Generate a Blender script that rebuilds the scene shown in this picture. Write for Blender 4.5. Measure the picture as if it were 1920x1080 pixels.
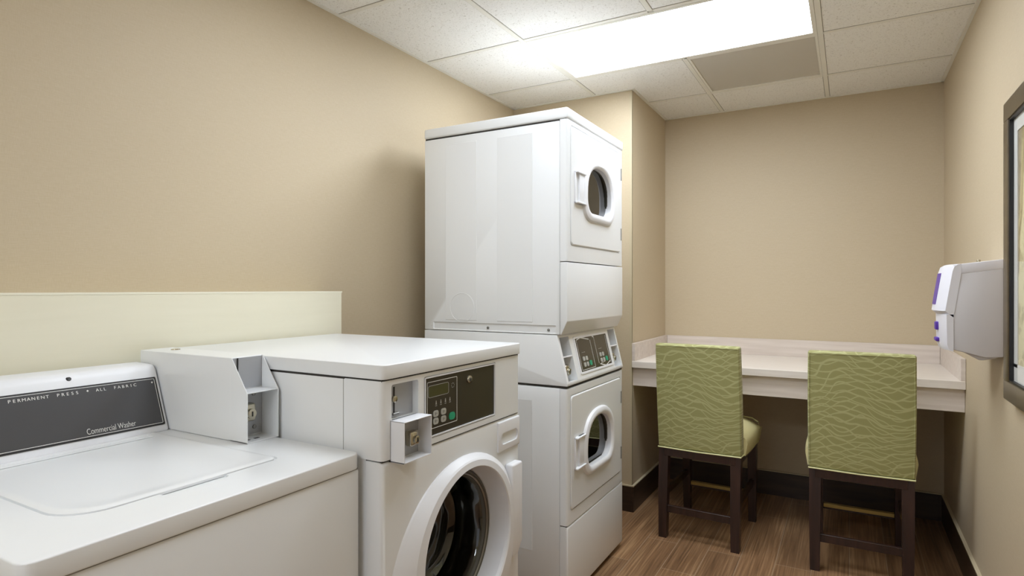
import bpy, bmesh, math, random
from mathutils import Vector, Matrix
for o in list(bpy.data.objects): bpy.data.objects.remove(o, do_unlink=True)
SC = bpy.context.scene
COL = SC.collection
PI = math.pi
H = 1.301                      # height of the lens above the floor, metres

# ------------------------------------------------------------------ camera
cam_d = bpy.data.cameras.new('camera')
cam = bpy.data.objects.new('camera', cam_d); COL.objects.link(cam)
cam.location = (0, 0, H)
cam.rotation_euler = (PI/2, 0, 0.515)
cam_d.sensor_width = 36.0
cam_d.lens = 1118.0/1920.0*36.0
cam_d.shift_y = 1.0/1920.0
cam_d.clip_start = 0.02
SC.camera = cam

# ------------------------------------------------------------------ world, exposure
w = bpy.data.worlds.new('world'); SC.world = w; w.use_nodes = True
w.node_tree.nodes['Background'].inputs[0].default_value = (0.9, 0.93, 1, 1)
w.node_tree.nodes['Background'].inputs[1].default_value = 0.7
SC.view_settings.view_transform = 'Standard'
SC.view_settings.look = 'None'
SC.view_settings.gamma = 1.0
SC.view_settings.use_curve_mapping = False
SC.view_settings.exposure = 0.0
LIGHT_MAIN = 15.6               # the troffer in view
FILL_NEAR = 8.4               # unseen troffer added over the front loader to brighten walls and dryer side
FILL_REAR = 12.5              # unseen troffer added behind the camera as frontal fill
LIGHT_COLOR = (0.915, 0.985, 1.075)

# ------------------------------------------------------------------ materials
def lin(r, g, b):
    f = lambda c: (c/255/12.92) if c/255 <= 0.04045 else ((c/255+0.055)/1.055)**2.4
    return (f(r), f(g), f(b), 1)
def new_mat(name):
    m = bpy.data.materials.new(name); m.use_nodes = True
    nt = m.node_tree; return m, nt, nt.nodes['Principled BSDF']
def node(nt, t, **kw):
    n = nt.nodes.new(t)
    for k, v in kw.items():
        if k.startswith('i_'):
            key = k[2:]; n.inputs[int(key) if key.isdigit() else key.replace('_', ' ')].default_value = v
        else: setattr(n, k, v)
    return n
def plain(name, rgb, rough=.5, metal=0, coat=0, bump=0, bscale=200, spec=None, var=0.03):
    m, nt, b = new_mat(name)
    tc = node(nt, 'ShaderNodeTexCoord')
    nz = node(nt, 'ShaderNodeTexNoise'); nz.inputs['Scale'].default_value = 6; nz.inputs['Detail'].default_value = 3
    nt.links.new(tc.outputs['Object'], nz.inputs['Vector'])
    mix = node(nt, 'ShaderNodeMix', data_type='RGBA')
    c = lin(*rgb); d = tuple(x*(1-var*2) for x in c[:3])+(1,)
    mix.inputs[6].default_value = c; mix.inputs[7].default_value = d
    nt.links.new(nz.outputs['Fac'], mix.inputs[0]); nt.links.new(mix.outputs[2], b.inputs['Base Color'])
    b.inputs['Roughness'].default_value = rough; b.inputs['Metallic'].default_value = metal
    if coat: b.inputs['Coat Weight'].default_value = coat; b.inputs['Coat Roughness'].default_value = .12
    if spec is not None: b.inputs['Specular IOR Level'].default_value = spec
    if bump:
        n2 = node(nt, 'ShaderNodeTexNoise'); n2.inputs['Scale'].default_value = bscale; n2.inputs['Detail'].default_value = 4
        nt.links.new(tc.outputs['Object'], n2.inputs['Vector'])
        bp = node(nt, 'ShaderNodeBump'); bp.inputs['Strength'].default_value = bump; bp.inputs['Distance'].default_value = .001
        nt.links.new(n2.outputs['Fac'], bp.inputs['Height']); nt.links.new(bp.outputs[0], b.inputs['Normal'])
    return m
def mapping(nt, scale, rot=(0,0,0), coord='Object'):
    tc = node(nt, 'ShaderNodeTexCoord'); mp = node(nt, 'ShaderNodeMapping')
    mp.inputs['Scale'].default_value = scale; mp.inputs['Rotation'].default_value = rot
    nt.links.new(tc.outputs[coord], mp.inputs[0]); return mp
def ramp(nt, src, stops):
    r = node(nt, 'ShaderNodeValToRGB'); cr = r.color_ramp
    cr.elements[0].position, cr.elements[0].color = stops[0]; cr.elements[1].position, cr.elements[1].color = stops[-1]
    for p, c in stops[1:-1]:
        e = cr.elements.new(p); e.color = c
    nt.links.new(src, r.inputs[0]); return r

def wall_material():
    m, nt, b = new_mat('woven_vinyl_wallcovering')
    mh = mapping(nt, (40, 40, 700)); nh = node(nt, 'ShaderNodeTexNoise'); nh.inputs['Scale'].default_value = 1; nh.inputs['Detail'].default_value = 3
    nt.links.new(mh.outputs[0], nh.inputs['Vector'])
    mv = mapping(nt, (600, 600, 60)); nv = node(nt, 'ShaderNodeTexNoise'); nv.inputs['Scale'].default_value = 1; nv.inputs['Detail'].default_value = 3
    nt.links.new(mv.outputs[0], nv.inputs['Vector'])
    add = node(nt, 'ShaderNodeMath', operation='ADD'); nt.links.new(nh.outputs['Fac'], add.inputs[0]); nt.links.new(nv.outputs['Fac'], add.inputs[1])
    hf = node(nt, 'ShaderNodeMath', operation='MULTIPLY'); hf.inputs[1].default_value = .5; nt.links.new(add.outputs[0], hf.inputs[0])
    r = ramp(nt, hf.outputs[0], [(.3, lin(191, 174, 145)), (.7, lin(201, 186, 159))])
    nt.links.new(r.outputs[0], b.inputs['Base Color'])
    b.inputs['Roughness'].default_value = .55; b.inputs['Specular IOR Level'].default_value = .35
    bp = node(nt, 'ShaderNodeBump'); bp.inputs['Strength'].default_value = .15; bp.inputs['Distance'].default_value = .001
    nt.links.new(hf.outputs[0], bp.inputs['Height']); nt.links.new(bp.outputs[0], b.inputs['Normal'])
    return m
def floor_material():
    m, nt, b = new_mat('wood_look_plank_tile')
    mp = mapping(nt, (1, 1, 1), (0, 0, PI/2))
    br = node(nt, 'ShaderNodeTexBrick')
    br.offset = .33; br.inputs['Scale'].default_value = 1; br.inputs['Brick Width'].default_value = .92; br.inputs['Row Height'].default_value = .153
    br.inputs['Mortar Size'].default_value = .0016; br.inputs['Mortar Smooth'].default_value = .2; br.inputs['Bias'].default_value = 0
    br.inputs['Color1'].default_value = (.82, .82, .82, 1); br.inputs['Color2'].default_value = (1.1, 1.1, 1.1, 1); br.inputs['Mortar'].default_value = (1, 1, 1, 1)
    nt.links.new(mp.outputs[0], br.inputs['Vector'])
    ms = mapping(nt, (120, 2.6, 1)); ns = node(nt, 'ShaderNodeTexNoise'); ns.inputs['Scale'].default_value = 1; ns.inputs['Detail'].default_value = 5; ns.inputs['Distortion'].default_value = .3
    nt.links.new(ms.outputs[0], ns.inputs['Vector'])
    m2 = mapping(nt, (14, .9, 1)); n2 = node(nt, 'ShaderNodeTexNoise'); n2.inputs['Scale'].default_value = 1; n2.inputs['Detail'].default_value = 4
    nt.links.new(m2.outputs[0], n2.inputs['Vector'])
    av = node(nt, 'ShaderNodeMath', operation='MULTIPLY_ADD'); av.inputs[1].default_value = .62
    hf = node(nt, 'ShaderNodeMath', operation='MULTIPLY'); hf.inputs[1].default_value = .38; nt.links.new(n2.outputs['Fac'], hf.inputs[0])
    nt.links.new(ns.outputs['Fac'], av.inputs[0]); nt.links.new(hf.outputs[0], av.inputs[2])
    r = ramp(nt, av.outputs[0], [(.34, lin(104, 76, 52)), (.5, lin(137, 103, 72)), (.66, lin(172, 137, 100))])
    mul = node(nt, 'ShaderNodeMix', data_type='RGBA', blend_type='MULTIPLY'); mul.inputs[0].default_value = 1
    nt.links.new(r.outputs[0], mul.inputs[6]); nt.links.new(br.outputs['Color'], mul.inputs[7])
    gm = node(nt, 'ShaderNodeMix', data_type='RGBA'); gm.inputs[7].default_value = lin(160, 138, 112)
    nt.links.new(br.outputs['Fac'], gm.inputs[0]); nt.links.new(mul.outputs[2], gm.inputs[6])
    nt.links.new(gm.outputs[2], b.inputs['Base Color'])
    b.inputs['Roughness'].default_value = .42
    bp = node(nt, 'ShaderNodeBump'); bp.inputs['Strength'].default_value = .25; bp.inputs['Distance'].default_value = .001
    nt.links.new(av.outputs[0], bp.inputs['Height']); nt.links.new(bp.outputs[0], b.inputs['Normal'])
    return m
def ceiling_material():
    m, nt, b = new_mat('fissured_ceiling_tile')
    mp = mapping(nt, (1, 1, 1))
    v = node(nt, 'ShaderNodeTexNoise'); v.inputs['Scale'].default_value = 150; v.inputs['Detail'].default_value = 3; v.inputs['Distortion'].default_value = 1.2
    nt.links.new(mp.outputs[0], v.inputs['Vector'])
    r = ramp(nt, v.outputs['Fac'], [(.30, lin(190, 184, 172)), (.40, lin(236, 234, 228)), (.8, lin(243, 241, 235))])
    nt.links.new(r.outputs[0], b.inputs['Base Color']); b.inputs['Roughness'].default_value = .9; b.inputs['Specular IOR Level'].default_value = .2
    bp = node(nt, 'ShaderNodeBump'); bp.inputs['Strength'].default_value = .5; bp.inputs['Distance'].default_value = .002
    nt.links.new(v.outputs['Fac'], bp.inputs['Height']); nt.links.new(bp.outputs[0], b.inputs['Normal'])
    return m
def perforated_material():
    m, nt, b = new_mat('perforated_white_metal')
    mp = mapping(nt, (130, 130, 130), (0, 0, PI/4))
    v = node(nt, 'ShaderNodeTexVoronoi'); v.inputs['Scale'].default_value = 1; v.inputs['Randomness'].default_value = 0
    nt.links.new(mp.outputs[0], v.inputs['Vector'])
    r = ramp(nt, v.outputs['Distance'], [(.34, lin(96, 90, 80)), (.44, lin(196, 190, 178))])
    nt.links.new(r.outputs[0], b.inputs['Base Color']); b.inputs['Roughness'].default_value = .5
    return m
def fabric_material():
    m, nt, b = new_mat('green_wave_pattern_fabric')
    tc = node(nt, 'ShaderNodeTexCoord')
    acc = None
    sep = node(nt, 'ShaderNodeSeparateXYZ'); nt.links.new(tc.outputs['Object'], sep.inputs[0])
    for (N, amp, fx, fz, off) in ((25, 5.0, 7, 3.5, 0), (28, 4.6, 8.5, 3.0, 5.3), (22, 5.4, 6, 4.0, 11.9)):
        mp = node(nt, 'ShaderNodeMapping'); mp.inputs['Location'].default_value = (off, off, off*.37); mp.inputs['Scale'].default_value = (fx, 0, fz)
        nt.links.new(tc.outputs['Object'], mp.inputs[0])
        nz = node(nt, 'ShaderNodeTexNoise'); nz.inputs['Scale'].default_value = 1; nz.inputs['Detail'].default_value = .6; nt.links.new(mp.outputs[0], nz.inputs['Vector'])
        ph = node(nt, 'ShaderNodeMath', operation='MULTIPLY'); ph.inputs[1].default_value = N; nt.links.new(sep.outputs['Z'], ph.inputs[0])
        p2 = node(nt, 'ShaderNodeMath', operation='MULTIPLY_ADD'); p2.inputs[1].default_value = amp; nt.links.new(nz.outputs['Fac'], p2.inputs[0]); nt.links.new(ph.outputs[0], p2.inputs[2])
        pp = node(nt, 'ShaderNodeMath', operation='PINGPONG'); pp.inputs[1].default_value = .5; nt.links.new(p2.outputs[0], pp.inputs[0])
        r = ramp(nt, pp.outputs[0], [(.04, (.8, .8, .8, 1)), (.09, (0, 0, 0, 1))])
        if acc is None: acc = r.outputs[0]
        else:
            mx = node(nt, 'ShaderNodeMath', operation='MAXIMUM'); nt.links.new(acc, mx.inputs[0]); nt.links.new(r.outputs[0], mx.inputs[1]); acc = mx.outputs[0]
    mix = node(nt, 'ShaderNodeMix', data_type='RGBA'); mix.inputs[6].default_value = lin(158, 156, 103); mix.inputs[7].default_value = lin(188, 188, 136)
    nt.links.new(acc, mix.inputs[0]); nt.links.new(mix.outputs[2], b.inputs['Base Color'])
    b.inputs['Roughness'].default_value = .62; b.inputs['Sheen Weight'].default_value = .15; b.inputs['Specular IOR Level'].default_value = .3
    nz = node(nt, 'ShaderNodeTexNoise'); nz.inputs['Scale'].default_value = 700; nt.links.new(tc.outputs['Object'], nz.inputs['Vector'])
    bp = node(nt, 'ShaderNodeBump'); bp.inputs['Strength'].default_value = .2; bp.inputs['Distance'].default_value = .001
    nt.links.new(nz.outputs['Fac'], bp.inputs['Height']); nt.links.new(bp.outputs[0], b.inputs['Normal'])
    return m
def wood_material(name, dark, light, scale=(3, 60, 60), rough=.35, spec=.5):
    m, nt, b = new_mat(name)
    mp = mapping(nt, scale); nz = node(nt, 'ShaderNodeTexNoise'); nz.inputs['Scale'].default_value = 1; nz.inputs['Detail'].default_value = 5; nz.inputs['Distortion'].default_value = .4
    nt.links.new(mp.outputs[0], nz.inputs['Vector'])
    r = ramp(nt, nz.outputs['Fac'], [(.3, lin(*dark)), (.7, lin(*light))])
    nt.links.new(r.outputs[0], b.inputs['Base Color']); b.inputs['Roughness'].default_value = rough; b.inputs['Specular IOR Level'].default_value = spec
    return m
def pane_material(name, tint, ior=1.5, rough=.0, wavy=0):
    m = bpy.data.materials.new(name); m.use_nodes = True; nt = m.node_tree
    for n in list(nt.nodes): nt.nodes.remove(n)
    out = node(nt, 'ShaderNodeOutputMaterial'); mix = node(nt, 'ShaderNodeMixShader'); tr = node(nt, 'ShaderNodeBsdfTransparent'); gl = node(nt, 'ShaderNodeBsdfGlossy')
    fr = node(nt, 'ShaderNodeFresnel'); fr.inputs['IOR'].default_value = ior
    tr.inputs['Color'].default_value = tint; gl.inputs['Roughness'].default_value = rough
    ge = node(nt, 'ShaderNodeNewGeometry'); inv = node(nt, 'ShaderNodeMath', operation='SUBTRACT'); inv.inputs[0].default_value = 1
    nt.links.new(ge.outputs['Backfacing'], inv.inputs[1]); mu = node(nt, 'ShaderNodeMath', operation='MULTIPLY')
    nt.links.new(fr.outputs[0], mu.inputs[0]); nt.links.new(inv.outputs[0], mu.inputs[1])
    nt.links.new(mu.outputs[0], mix.inputs[0]); nt.links.new(tr.outputs[0], mix.inputs[1]); nt.links.new(gl.outputs[0], mix.inputs[2]); nt.links.new(mix.outputs[0], out.inputs[0])
    if wavy:
        tc = node(nt, 'ShaderNodeTexCoord'); nz = node(nt, 'ShaderNodeTexNoise'); nz.inputs['Scale'].default_value = 9; nz.inputs['Detail'].default_value = 1
        nt.links.new(tc.outputs['Object'], nz.inputs['Vector'])
        bp = node(nt, 'ShaderNodeBump'); bp.inputs['Strength'].default_value = wavy; bp.inputs['Distance'].default_value = .05
        nt.links.new(nz.outputs['Fac'], bp.inputs['Height']); nt.links.new(bp.outputs[0], gl.inputs['Normal'])
    return m
def emission_material(name, col, strength):
    m = bpy.data.materials.new(name); m.use_nodes = True; nt = m.node_tree
    for n in list(nt.nodes): nt.nodes.remove(n)
    out = node(nt, 'ShaderNodeOutputMaterial'); e = node(nt, 'ShaderNodeEmission')
    e.inputs[0].default_value = (*col, 1); e.inputs[1].default_value = strength
    nt.links.new(e.outputs[0], out.inputs[0]); return m
def art_material():
    m, nt, b = new_mat('sepia_print')
    tc = node(nt, 'ShaderNodeTexCoord')
    nz = node(nt, 'ShaderNodeTexNoise'); nz.inputs['Scale'].default_value = 7; nz.inputs['Detail'].default_value = 4; nt.links.new(tc.outputs['Object'], nz.inputs['Vector'])
    sep = node(nt, 'ShaderNodeSeparateXYZ'); nt.links.new(tc.outputs['Object'], sep.inputs[0])
    # cream shape whose left outline leans with height, on a warm grey ground
    a = node(nt, 'ShaderNodeMath', operation='MULTIPLY_ADD'); a.inputs[1].default_value = .22
    nt.links.new(sep.outputs['Z'], a.inputs[0]); nt.links.new(sep.outputs['Y'], a.inputs[2])
    c = node(nt, 'ShaderNodeMath', operation='MULTIPLY_ADD'); c.inputs[1].default_value = .07
    nt.links.new(nz.outputs['Fac'], c.inputs[0]); nt.links.new(a.outputs[0], c.inputs[2])
    d = node(nt, 'ShaderNodeMath', operation='MULTIPLY'); d.inputs[1].default_value = 1.0; nt.links.new(c.outputs[0], d.inputs[0])
    r = ramp(nt, d.outputs[0], [(0.0, lin(228, 222, 180)), (.27, lin(224, 215, 170)), (.285, lin(150, 132, 84)), (.30, lin(205, 192, 140)), (.325, lin(150, 138, 112)), (1, lin(140, 132, 114))])
    n3 = node(nt, 'ShaderNodeTexNoise'); n3.inputs['Scale'].default_value = 22; n3.inputs['Detail'].default_value = 5; nt.links.new(tc.outputs['Object'], n3.inputs['Vector'])
    r3 = ramp(nt, n3.outputs['Fac'], [(.38, lin(170, 160, 130)), (.5, (1, 1, 1, 1))])
    mul = node(nt, 'ShaderNodeMix', data_type='RGBA', blend_type='MULTIPLY'); mul.inputs[0].default_value = .6
    nt.links.new(r.outputs[0], mul.inputs[6]); nt.links.new(r3.outputs[0], mul.inputs[7])
    nt.links.new(mul.outputs[2], b.inputs['Base Color']); b.inputs['Roughness'].default_value = .6
    return m

M = {}
M['wall'] = wall_material()
M['floor'] = floor_material()
M['ceiling'] = ceiling_material()
M['grid'] = plain('white_grid_metal', (232, 229, 218), .45)
M['gridshade'] = plain('painted_grid_shadow', (120, 114, 100), .8)
M['perf'] = perforated_material()
M['lamp'] = emission_material('lit_diffuser', LIGHT_COLOR, LIGHT_MAIN)
M['fill_lamp_near'] = emission_material('fill_diffuser_near', LIGHT_COLOR, FILL_NEAR)
M['fill_lamp_rear'] = emission_material('fill_diffuser_rear', LIGHT_COLOR, FILL_REAR)
M['white'] = plain('white_enamel', (235, 237, 238), .32, coat=.25, bump=.03, bscale=500, var=.01)
M['plastic'] = plain('white_plastic', (233, 234, 237), .38, var=.01)
M['seam'] = plain('soft_grey_seam', (140, 136, 130), .8)
M['gap'] = plain('dark_seam', (52, 48, 44), .8)
M['chrome'] = plain('chrome', (200, 194, 176), .16, metal=1)
M['steel'] = plain('galvanised_steel', (150, 150, 148), .38, metal=1)
M['coinplate'] = plain('grey_coin_plate', (176, 178, 182), .4, metal=.3)
M['bayback'] = plain('dull_grey_bay', (112, 108, 94), .5)
M['black'] = plain('black_plastic', (20, 19, 18), .4)
M['graphite'] = plain('graphite_console_film', (74, 74, 76), .26, var=.05)
M['olive'] = plain('dark_olive_film', (58, 53, 42), .22, var=.03)
M['lcd'] = plain('lcd_window', (72, 72, 38), .12)
M['ink'] = plain('white_print', (225, 225, 220), .6)
M['inkgrey'] = plain('grey_print', (165, 163, 155), .6)
M['key'] = plain('grey_key', (178, 178, 170), .5)
M['green'] = plain('green_key', (38, 158, 118), .45)
M['halfwall'] = wood_material('cream_laminate', (228, 223, 200), (231, 226, 204), (3, 3, 40), .4)
M['halfcap'] = plain('cream_edge', (240, 236, 216), .4)
M['desk'] = wood_material('pale_woodgrain_laminate', (206, 193, 182), (221, 210, 200), (3, 50, 50), .42)
M['desktop'] = wood_material('pale_laminate_top', (220, 210, 199), (230, 221, 211), (3, 50, 50), .35)
M['base'] = wood_material('dark_brown_base_tile', (48, 36, 28), (70, 53, 40), (4, 4, 30), .35)
M['basetrim'] = plain('beige_base_edge', (196, 182, 152), .5)
M['fabric'] = fabric_material()
M['seatfab'] = plain('lime_satin_fabric', (224, 214, 160), .42, bump=.1, bscale=600)
M['piping'] = plain('cream_piping', (226, 224, 168), .5)
M['espresso'] = wood_material('espresso_wood', (38, 23, 18), (60, 37, 29), (40, 40, 3), .33)
M['brass'] = plain('brushed_brass', (176, 156, 96), .35, metal=.8)
M['frame'] = wood_material('bronze_brown_frame', (84, 72, 52), (98, 85, 62), (20, 3, 20), .35)
M['mat'] = plain('white_mat_board', (226, 226, 220), .8)
M['art'] = art_material()
M['picglass'] = pane_material('picture_glass', (1, 1, 1, 1), 1.35)
M['dglass'] = pane_material('dryer_window_glass', (.30, .31, .27, 1), 2.3)
M['wglass'] = pane_material('washer_bowl_glass', (.62, .64, .56, 1), 1.9, 0.02, .35)
M['drum'] = plain('drum_steel', (110, 108, 100), .3, metal=1)
M['rubber'] = plain('grey_rubber_gasket', (92, 90, 82), .5)
M['dwhite'] = plain('dispenser_white', (226, 225, 232), .35, var=.01)
M['dgrey'] = plain('dispenser_grey', (208, 205, 207), .4, var=.01)
M['purple'] = plain('purple_plastic', (84, 44, 160), .35)
M['toe'] = plain('dark_toe_kick', (40, 36, 32), .7)

# ------------------------------------------------------------------ mesh helpers
class MB:
    """Collects shapes in world coordinates and links them as one mesh object."""
    def __init__(s): s.bm = bmesh.new(); s.mats = []
    def mi(s, m):
        if m not in s.mats: s.mats.append(m)
        return s.mats.index(m)
    def _fin(s, faces, m):
        i = s.mi(m)
        for f in faces: f.material_index = i
    def add(s, tb, m):
        me = bpy.data.meshes.new('t'); tb.to_mesh(me); tb.free()
        n = len(s.bm.faces); s.bm.from_mesh(me); bpy.data.meshes.remove(me)
        s.bm.faces.ensure_lookup_table(); s._fin(s.bm.faces[n:], m); return s
    def box(s, x0, x1, y0, y1, z0, z1, m, bev=0, seg=2, sel=None):
        tb = bmesh.new()
        r = bmesh.ops.create_cube(tb, size=1)
        for v in tb.verts: v.co = Vector(((x0+x1)/2+v.co.x*(x1-x0), (y0+y1)/2+v.co.y*(y1-y0), (z0+z1)/2+v.co.z*(z1-z0)))
        if bev:
            es = [e for e in tb.edges if sel is None or sel((e.verts[0].co+e.verts[1].co)/2, (e.verts[1].co-e.verts[0].co).normalized())]
            bmesh.ops.bevel(tb, geom=es, offset=bev, segments=seg, profile=.5, affect='EDGES', clamp_overlap=True)
        return s.add(tb, m)
    def prism(s, pts, axis, a, b, m, bev=0, seg=2):
        """pts in the plane of the two other axes, in x,y,z order"""
        tb = bmesh.new()
        def P(p, t):
            return Vector({'x': (t, p[0], p[1]), 'y': (p[0], t, p[1]), 'z': (p[0], p[1], t)}[axis])
        lo = [tb.verts.new(P(p, a)) for p in pts]; hi = [tb.verts.new(P(p, b)) for p in pts]
        n = len(pts); tb.faces.new(lo); tb.faces.new(hi)
        for i in range(n): tb.faces.new((lo[i], lo[(i+1) % n], hi[(i+1) % n], hi[i]))
        bmesh.ops.recalc_face_normals(tb, faces=tb.faces)
        if bev: bmesh.ops.bevel(tb, geom=list(tb.edges), offset=bev, segments=seg, profile=.5, affect='EDGES', clamp_overlap=True)
        return s.add(tb, m)
    def loft(s, rings, m, close=False, cap0=False, cap1=False):
        tb = bmesh.new(); R = [[tb.verts.new(p) for p in r] for r in rings]; n = len(R[0])
        K = len(R) if close else len(R)-1
        for i in range(K):
            A, B = R[i], R[(i+1) % len(R)]
            for j in range(n): tb.faces.new((A[j], A[(j+1) % n], B[(j+1) % n], B[j]))
        if cap0: tb.faces.new(R[0])
        if cap1: tb.faces.new(R[-1])
        bmesh.ops.recalc_face_normals(tb, faces=tb.faces)
        return s.add(tb, m)
    def cyl(s, c, axis, r, d, m, seg=24, bev=0, r2=None):
        c = Vector(c); ax = Vector(axis).normalized(); q = ax.to_track_quat('Z', 'Y')
        ring = lambda rr, t: [c+ax*t+q @ Vector((rr*math.cos(2*PI*k/seg), rr*math.sin(2*PI*k/seg), 0)) for k in range(seg)]
        r2 = r if r2 is None else r2
        if bev: return s.loft([ring(r, 0), ring(r2, d-bev), ring(r2-bev*.3, d-bev*.3), ring(r2-bev, d)], m, cap0=True, cap1=True)
        return s.loft([ring(r, 0), ring(r2, d)], m, cap0=True, cap1=True)
    def tube(s, pts, r, m, seg=8):
        rings = []
        for i, p in enumerate(pts):
            p = Vector(p); a = Vector(pts[max(i-1, 0)]); b = Vector(pts[min(i+1, len(pts)-1)])
            q = (b-a).normalized().to_track_quat('Z', 'Y')
            rings.append([p+q @ Vector((r*math.cos(2*PI*k/seg), r*math.sin(2*PI*k/seg), 0)) for k in range(seg)])
        return s.loft(rings, m, cap0=True, cap1=True)
    def cut(s, cutter):
        """boolean difference with another MB"""
        a = s.obj('tmp_a'); b = cutter.obj('tmp_b')
        mod = a.modifiers.new('b', 'BOOLEAN'); mod.operation = 'DIFFERENCE'; mod.object = b; mod.solver = 'EXACT'
        dg = bpy.context.evaluated_depsgraph_get(); dg.update()
        me = bpy.data.meshes.new_from_object(a.evaluated_get(dg))
        s.bm.free(); s.bm = bmesh.new(); s.bm.from_mesh(me)
        for o in (a, b): bpy.data.objects.remove(o, do_unlink=True)
        return s
    def obj(s, name):
        me = bpy.data.meshes.new(name); s.bm.to_mesh(me)
        for m in s.mats: me.materials.append(m)
        o = bpy.data.objects.new(name, me); COL.objects.link(o); return o
    def build(s, name, parent=None, ang=32):
        o = s.obj(name); me = o.data
        if parent is not None:
            org = root_loc(parent); me.transform(Matrix.Translation(-org)); o.parent = parent
        me.polygons.foreach_set('use_smooth', [True]*len(me.polygons)); me.set_sharp_from_angle(angle=math.radians(ang))
        me.update(); s.bm.free(); return o
def root_loc(o):
    v = Vector(o.location)
    while o.parent: o = o.parent; v = v+Vector(o.location)
    return v
def tag(o, label, cat, group=None):
    o['label'] = label; o['category'] = cat
    if group: o['group'] = group
    return o
def thing(name, label, cat, loc, group=None):
    o = bpy.data.objects.new(name, None); COL.objects.link(o); o.location = loc
    o.empty_display_size = .1
    return tag(o, label, cat, group)
def struct(mb, name, ang=32):
    o = mb.build(name, None, ang); o['kind'] = 'structure'; return o
def rrect(cx, cy, w_, h_, r, n=6):
    """rounded rectangle outline"""
    out = []
    for (sx, sy, a0) in ((1, 1, 0), (-1, 1, 90), (-1, -1, 180), (1, -1, 270)):
        for k in range(n+1):
            a = math.radians(a0+90*k/n)
            out.append((cx+sx*(w_/2-r)+r*math.cos(a), cy+sy*(h_/2-r)+r*math.sin(a)))
    return out
def dshape(cy, cz, w_, h_, n=10, grow=0):
    """arched window: round top, flat bottom with rounded corners"""
    gv = grow*.8
    hw = w_/2+grow; top = h_/2+gv; bot = -h_/2-gv; r = .062+grow*.6
    ry = h_*.62+gv; zc = top-ry
    out = []
    for k in range(2*n+1):                     # top half-superellipse
        a = PI*k/(2*n); c, s_ = math.cos(a), math.sin(a)
        out.append((cy+hw*math.copysign(abs(c)**.86, c), cz+zc+ry*abs(s_)**.86))
    for k in range(n+1):
        a = PI+PI/2*k/n; out.append((cy-hw+r+r*math.cos(a), cz+bot+r+r*math.sin(a)))
    for k in range(n+1):
        a = 1.5*PI+PI/2*k/n; out.append((cy+hw-r+r*math.cos(a), cz+bot+r+r*math.sin(a)))
    return out
def text_mb(txt, size, origin, u, v, m, spacing=1.0, shear=0, xs=1.0, depth=.0004, align='LEFT', thin=0):
    cu = bpy.data.curves.new('t', 'FONT'); cu.body = txt; cu.size = size; cu.space_character = spacing; cu.extrude = depth/2; cu.shear = shear; cu.offset = thin; cu.align_x = align
    o = bpy.data.objects.new('t', cu); COL.objects.link(o)
    dg = bpy.context.evaluated_depsgraph_get(); dg.update()
    me = bpy.data.meshes.new_from_object(o.evaluated_get(dg)); bpy.data.objects.remove(o, do_unlink=True)
    u = Vector(u).normalized(); v = Vector(v).normalized(); n = u.cross(v)
    mat = Matrix(((u.x*xs, v.x, n.x, origin[0]), (u.y*xs, v.y, n.y, origin[1]), (u.z*xs, v.z, n.z, origin[2]), (0, 0, 0, 1)))
    me.transform(mat)
    mb = MB(); mb.bm.from_mesh(me); mb._fin(mb.bm.faces, m); bpy.data.meshes.remove(me); return mb
def merge(a, b):
    me = bpy.data.meshes.new('t'); b.bm.to_mesh(me); n = len(a.bm.faces); a.bm.from_mesh(me); bpy.data.meshes.remove(me)
    idx = [a.mi(m) for m in b.mats]; a.bm.faces.ensure_lookup_table()
    for f in a.bm.faces[n:]: f.material_index = idx[min(f.material_index, len(idx)-1)]
    return a
class Panel:
    """a flat plane with its own axes: u to the right, v up, n outward"""
    def __init__(s, o, u, v): s.o = Vector(o); s.u = Vector(u).normalized(); s.v = Vector(v).normalized(); s.n = s.u.cross(s.v)
    def P(s, a, b, c=0): return s.o+s.u*a+s.v*b+s.n*c
    def slab(s, mb, pts, c0, c1, m):
        mb.loft([[s.P(a, b, c0) for a, b in pts], [s.P(a, b, c1) for a, b in pts]], m, cap0=True, cap1=True)
    def rect(s, mb, a0, a1, b0, b1, c0, c1, m, r=0, n=4):
        pts = rrect((a0+a1)/2, (b0+b1)/2, a1-a0, b1-b0, r, n) if r else [(a0, b0), (a1, b0), (a1, b1), (a0, b1)]
        s.slab(mb, pts, c0, c1, m)
    def outline(s, mb, a0, a1, b0, b1, t, c0, c1, m, r=.004, sides=None):
        A = rrect((a0+a1)/2, (b0+b1)/2, a1-a0, b1-b0, r, 4); B = rrect((a0+a1)/2, (b0+b1)/2, a1-a0-2*t, b1-b0-2*t, max(r-t, .0004), 4)
        mb.loft([[s.P(a, b, c0) for a, b in A], [s.P(a, b, c1) for a, b in A], [s.P(a, b, c1) for a, b in B], [s.P(a, b, c0) for a, b in B]], m, close=True)

# ------------------------------------------------------------------ the room
XL, XR, YB, YC, XC, YN = -1.895, .46, 4.09, 3.37, -1.103, -1.3
ZC = H+1.16
T = .1
struct(MB().box(XL-T, XR+T, YN-T, YB+T, -.1, 0, M['floor']), 'floor')
struct(MB().box(XL-T, XL, YN, YB+T, 0, ZC+.1, M['wall']), 'wall_left')
struct(MB().box(XR, XR+T, YN, YB+T, 0, ZC+.1, M['wall']), 'wall_right')
struct(MB().box(XL, XR, YB, YB+T, 0, ZC+.1, M['wall']), 'wall_back')
wf = MB()                       # unseen near wall, doorway opening added to let world light in as fill
wf.box(XL, -.75, YN-T, YN, 0, ZC+.1, M['wall']).box(.35, XR, YN-T, YN, 0, ZC+.1, M['wall']).box(-.75, .35, YN-T, YN, 2.13, ZC+.1, M['wall'])
struct(wf, 'wall_front')
struct(MB().box(XL, XC, YC, YB, 0, ZC, M['wall']), 'wall_alcove')
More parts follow.
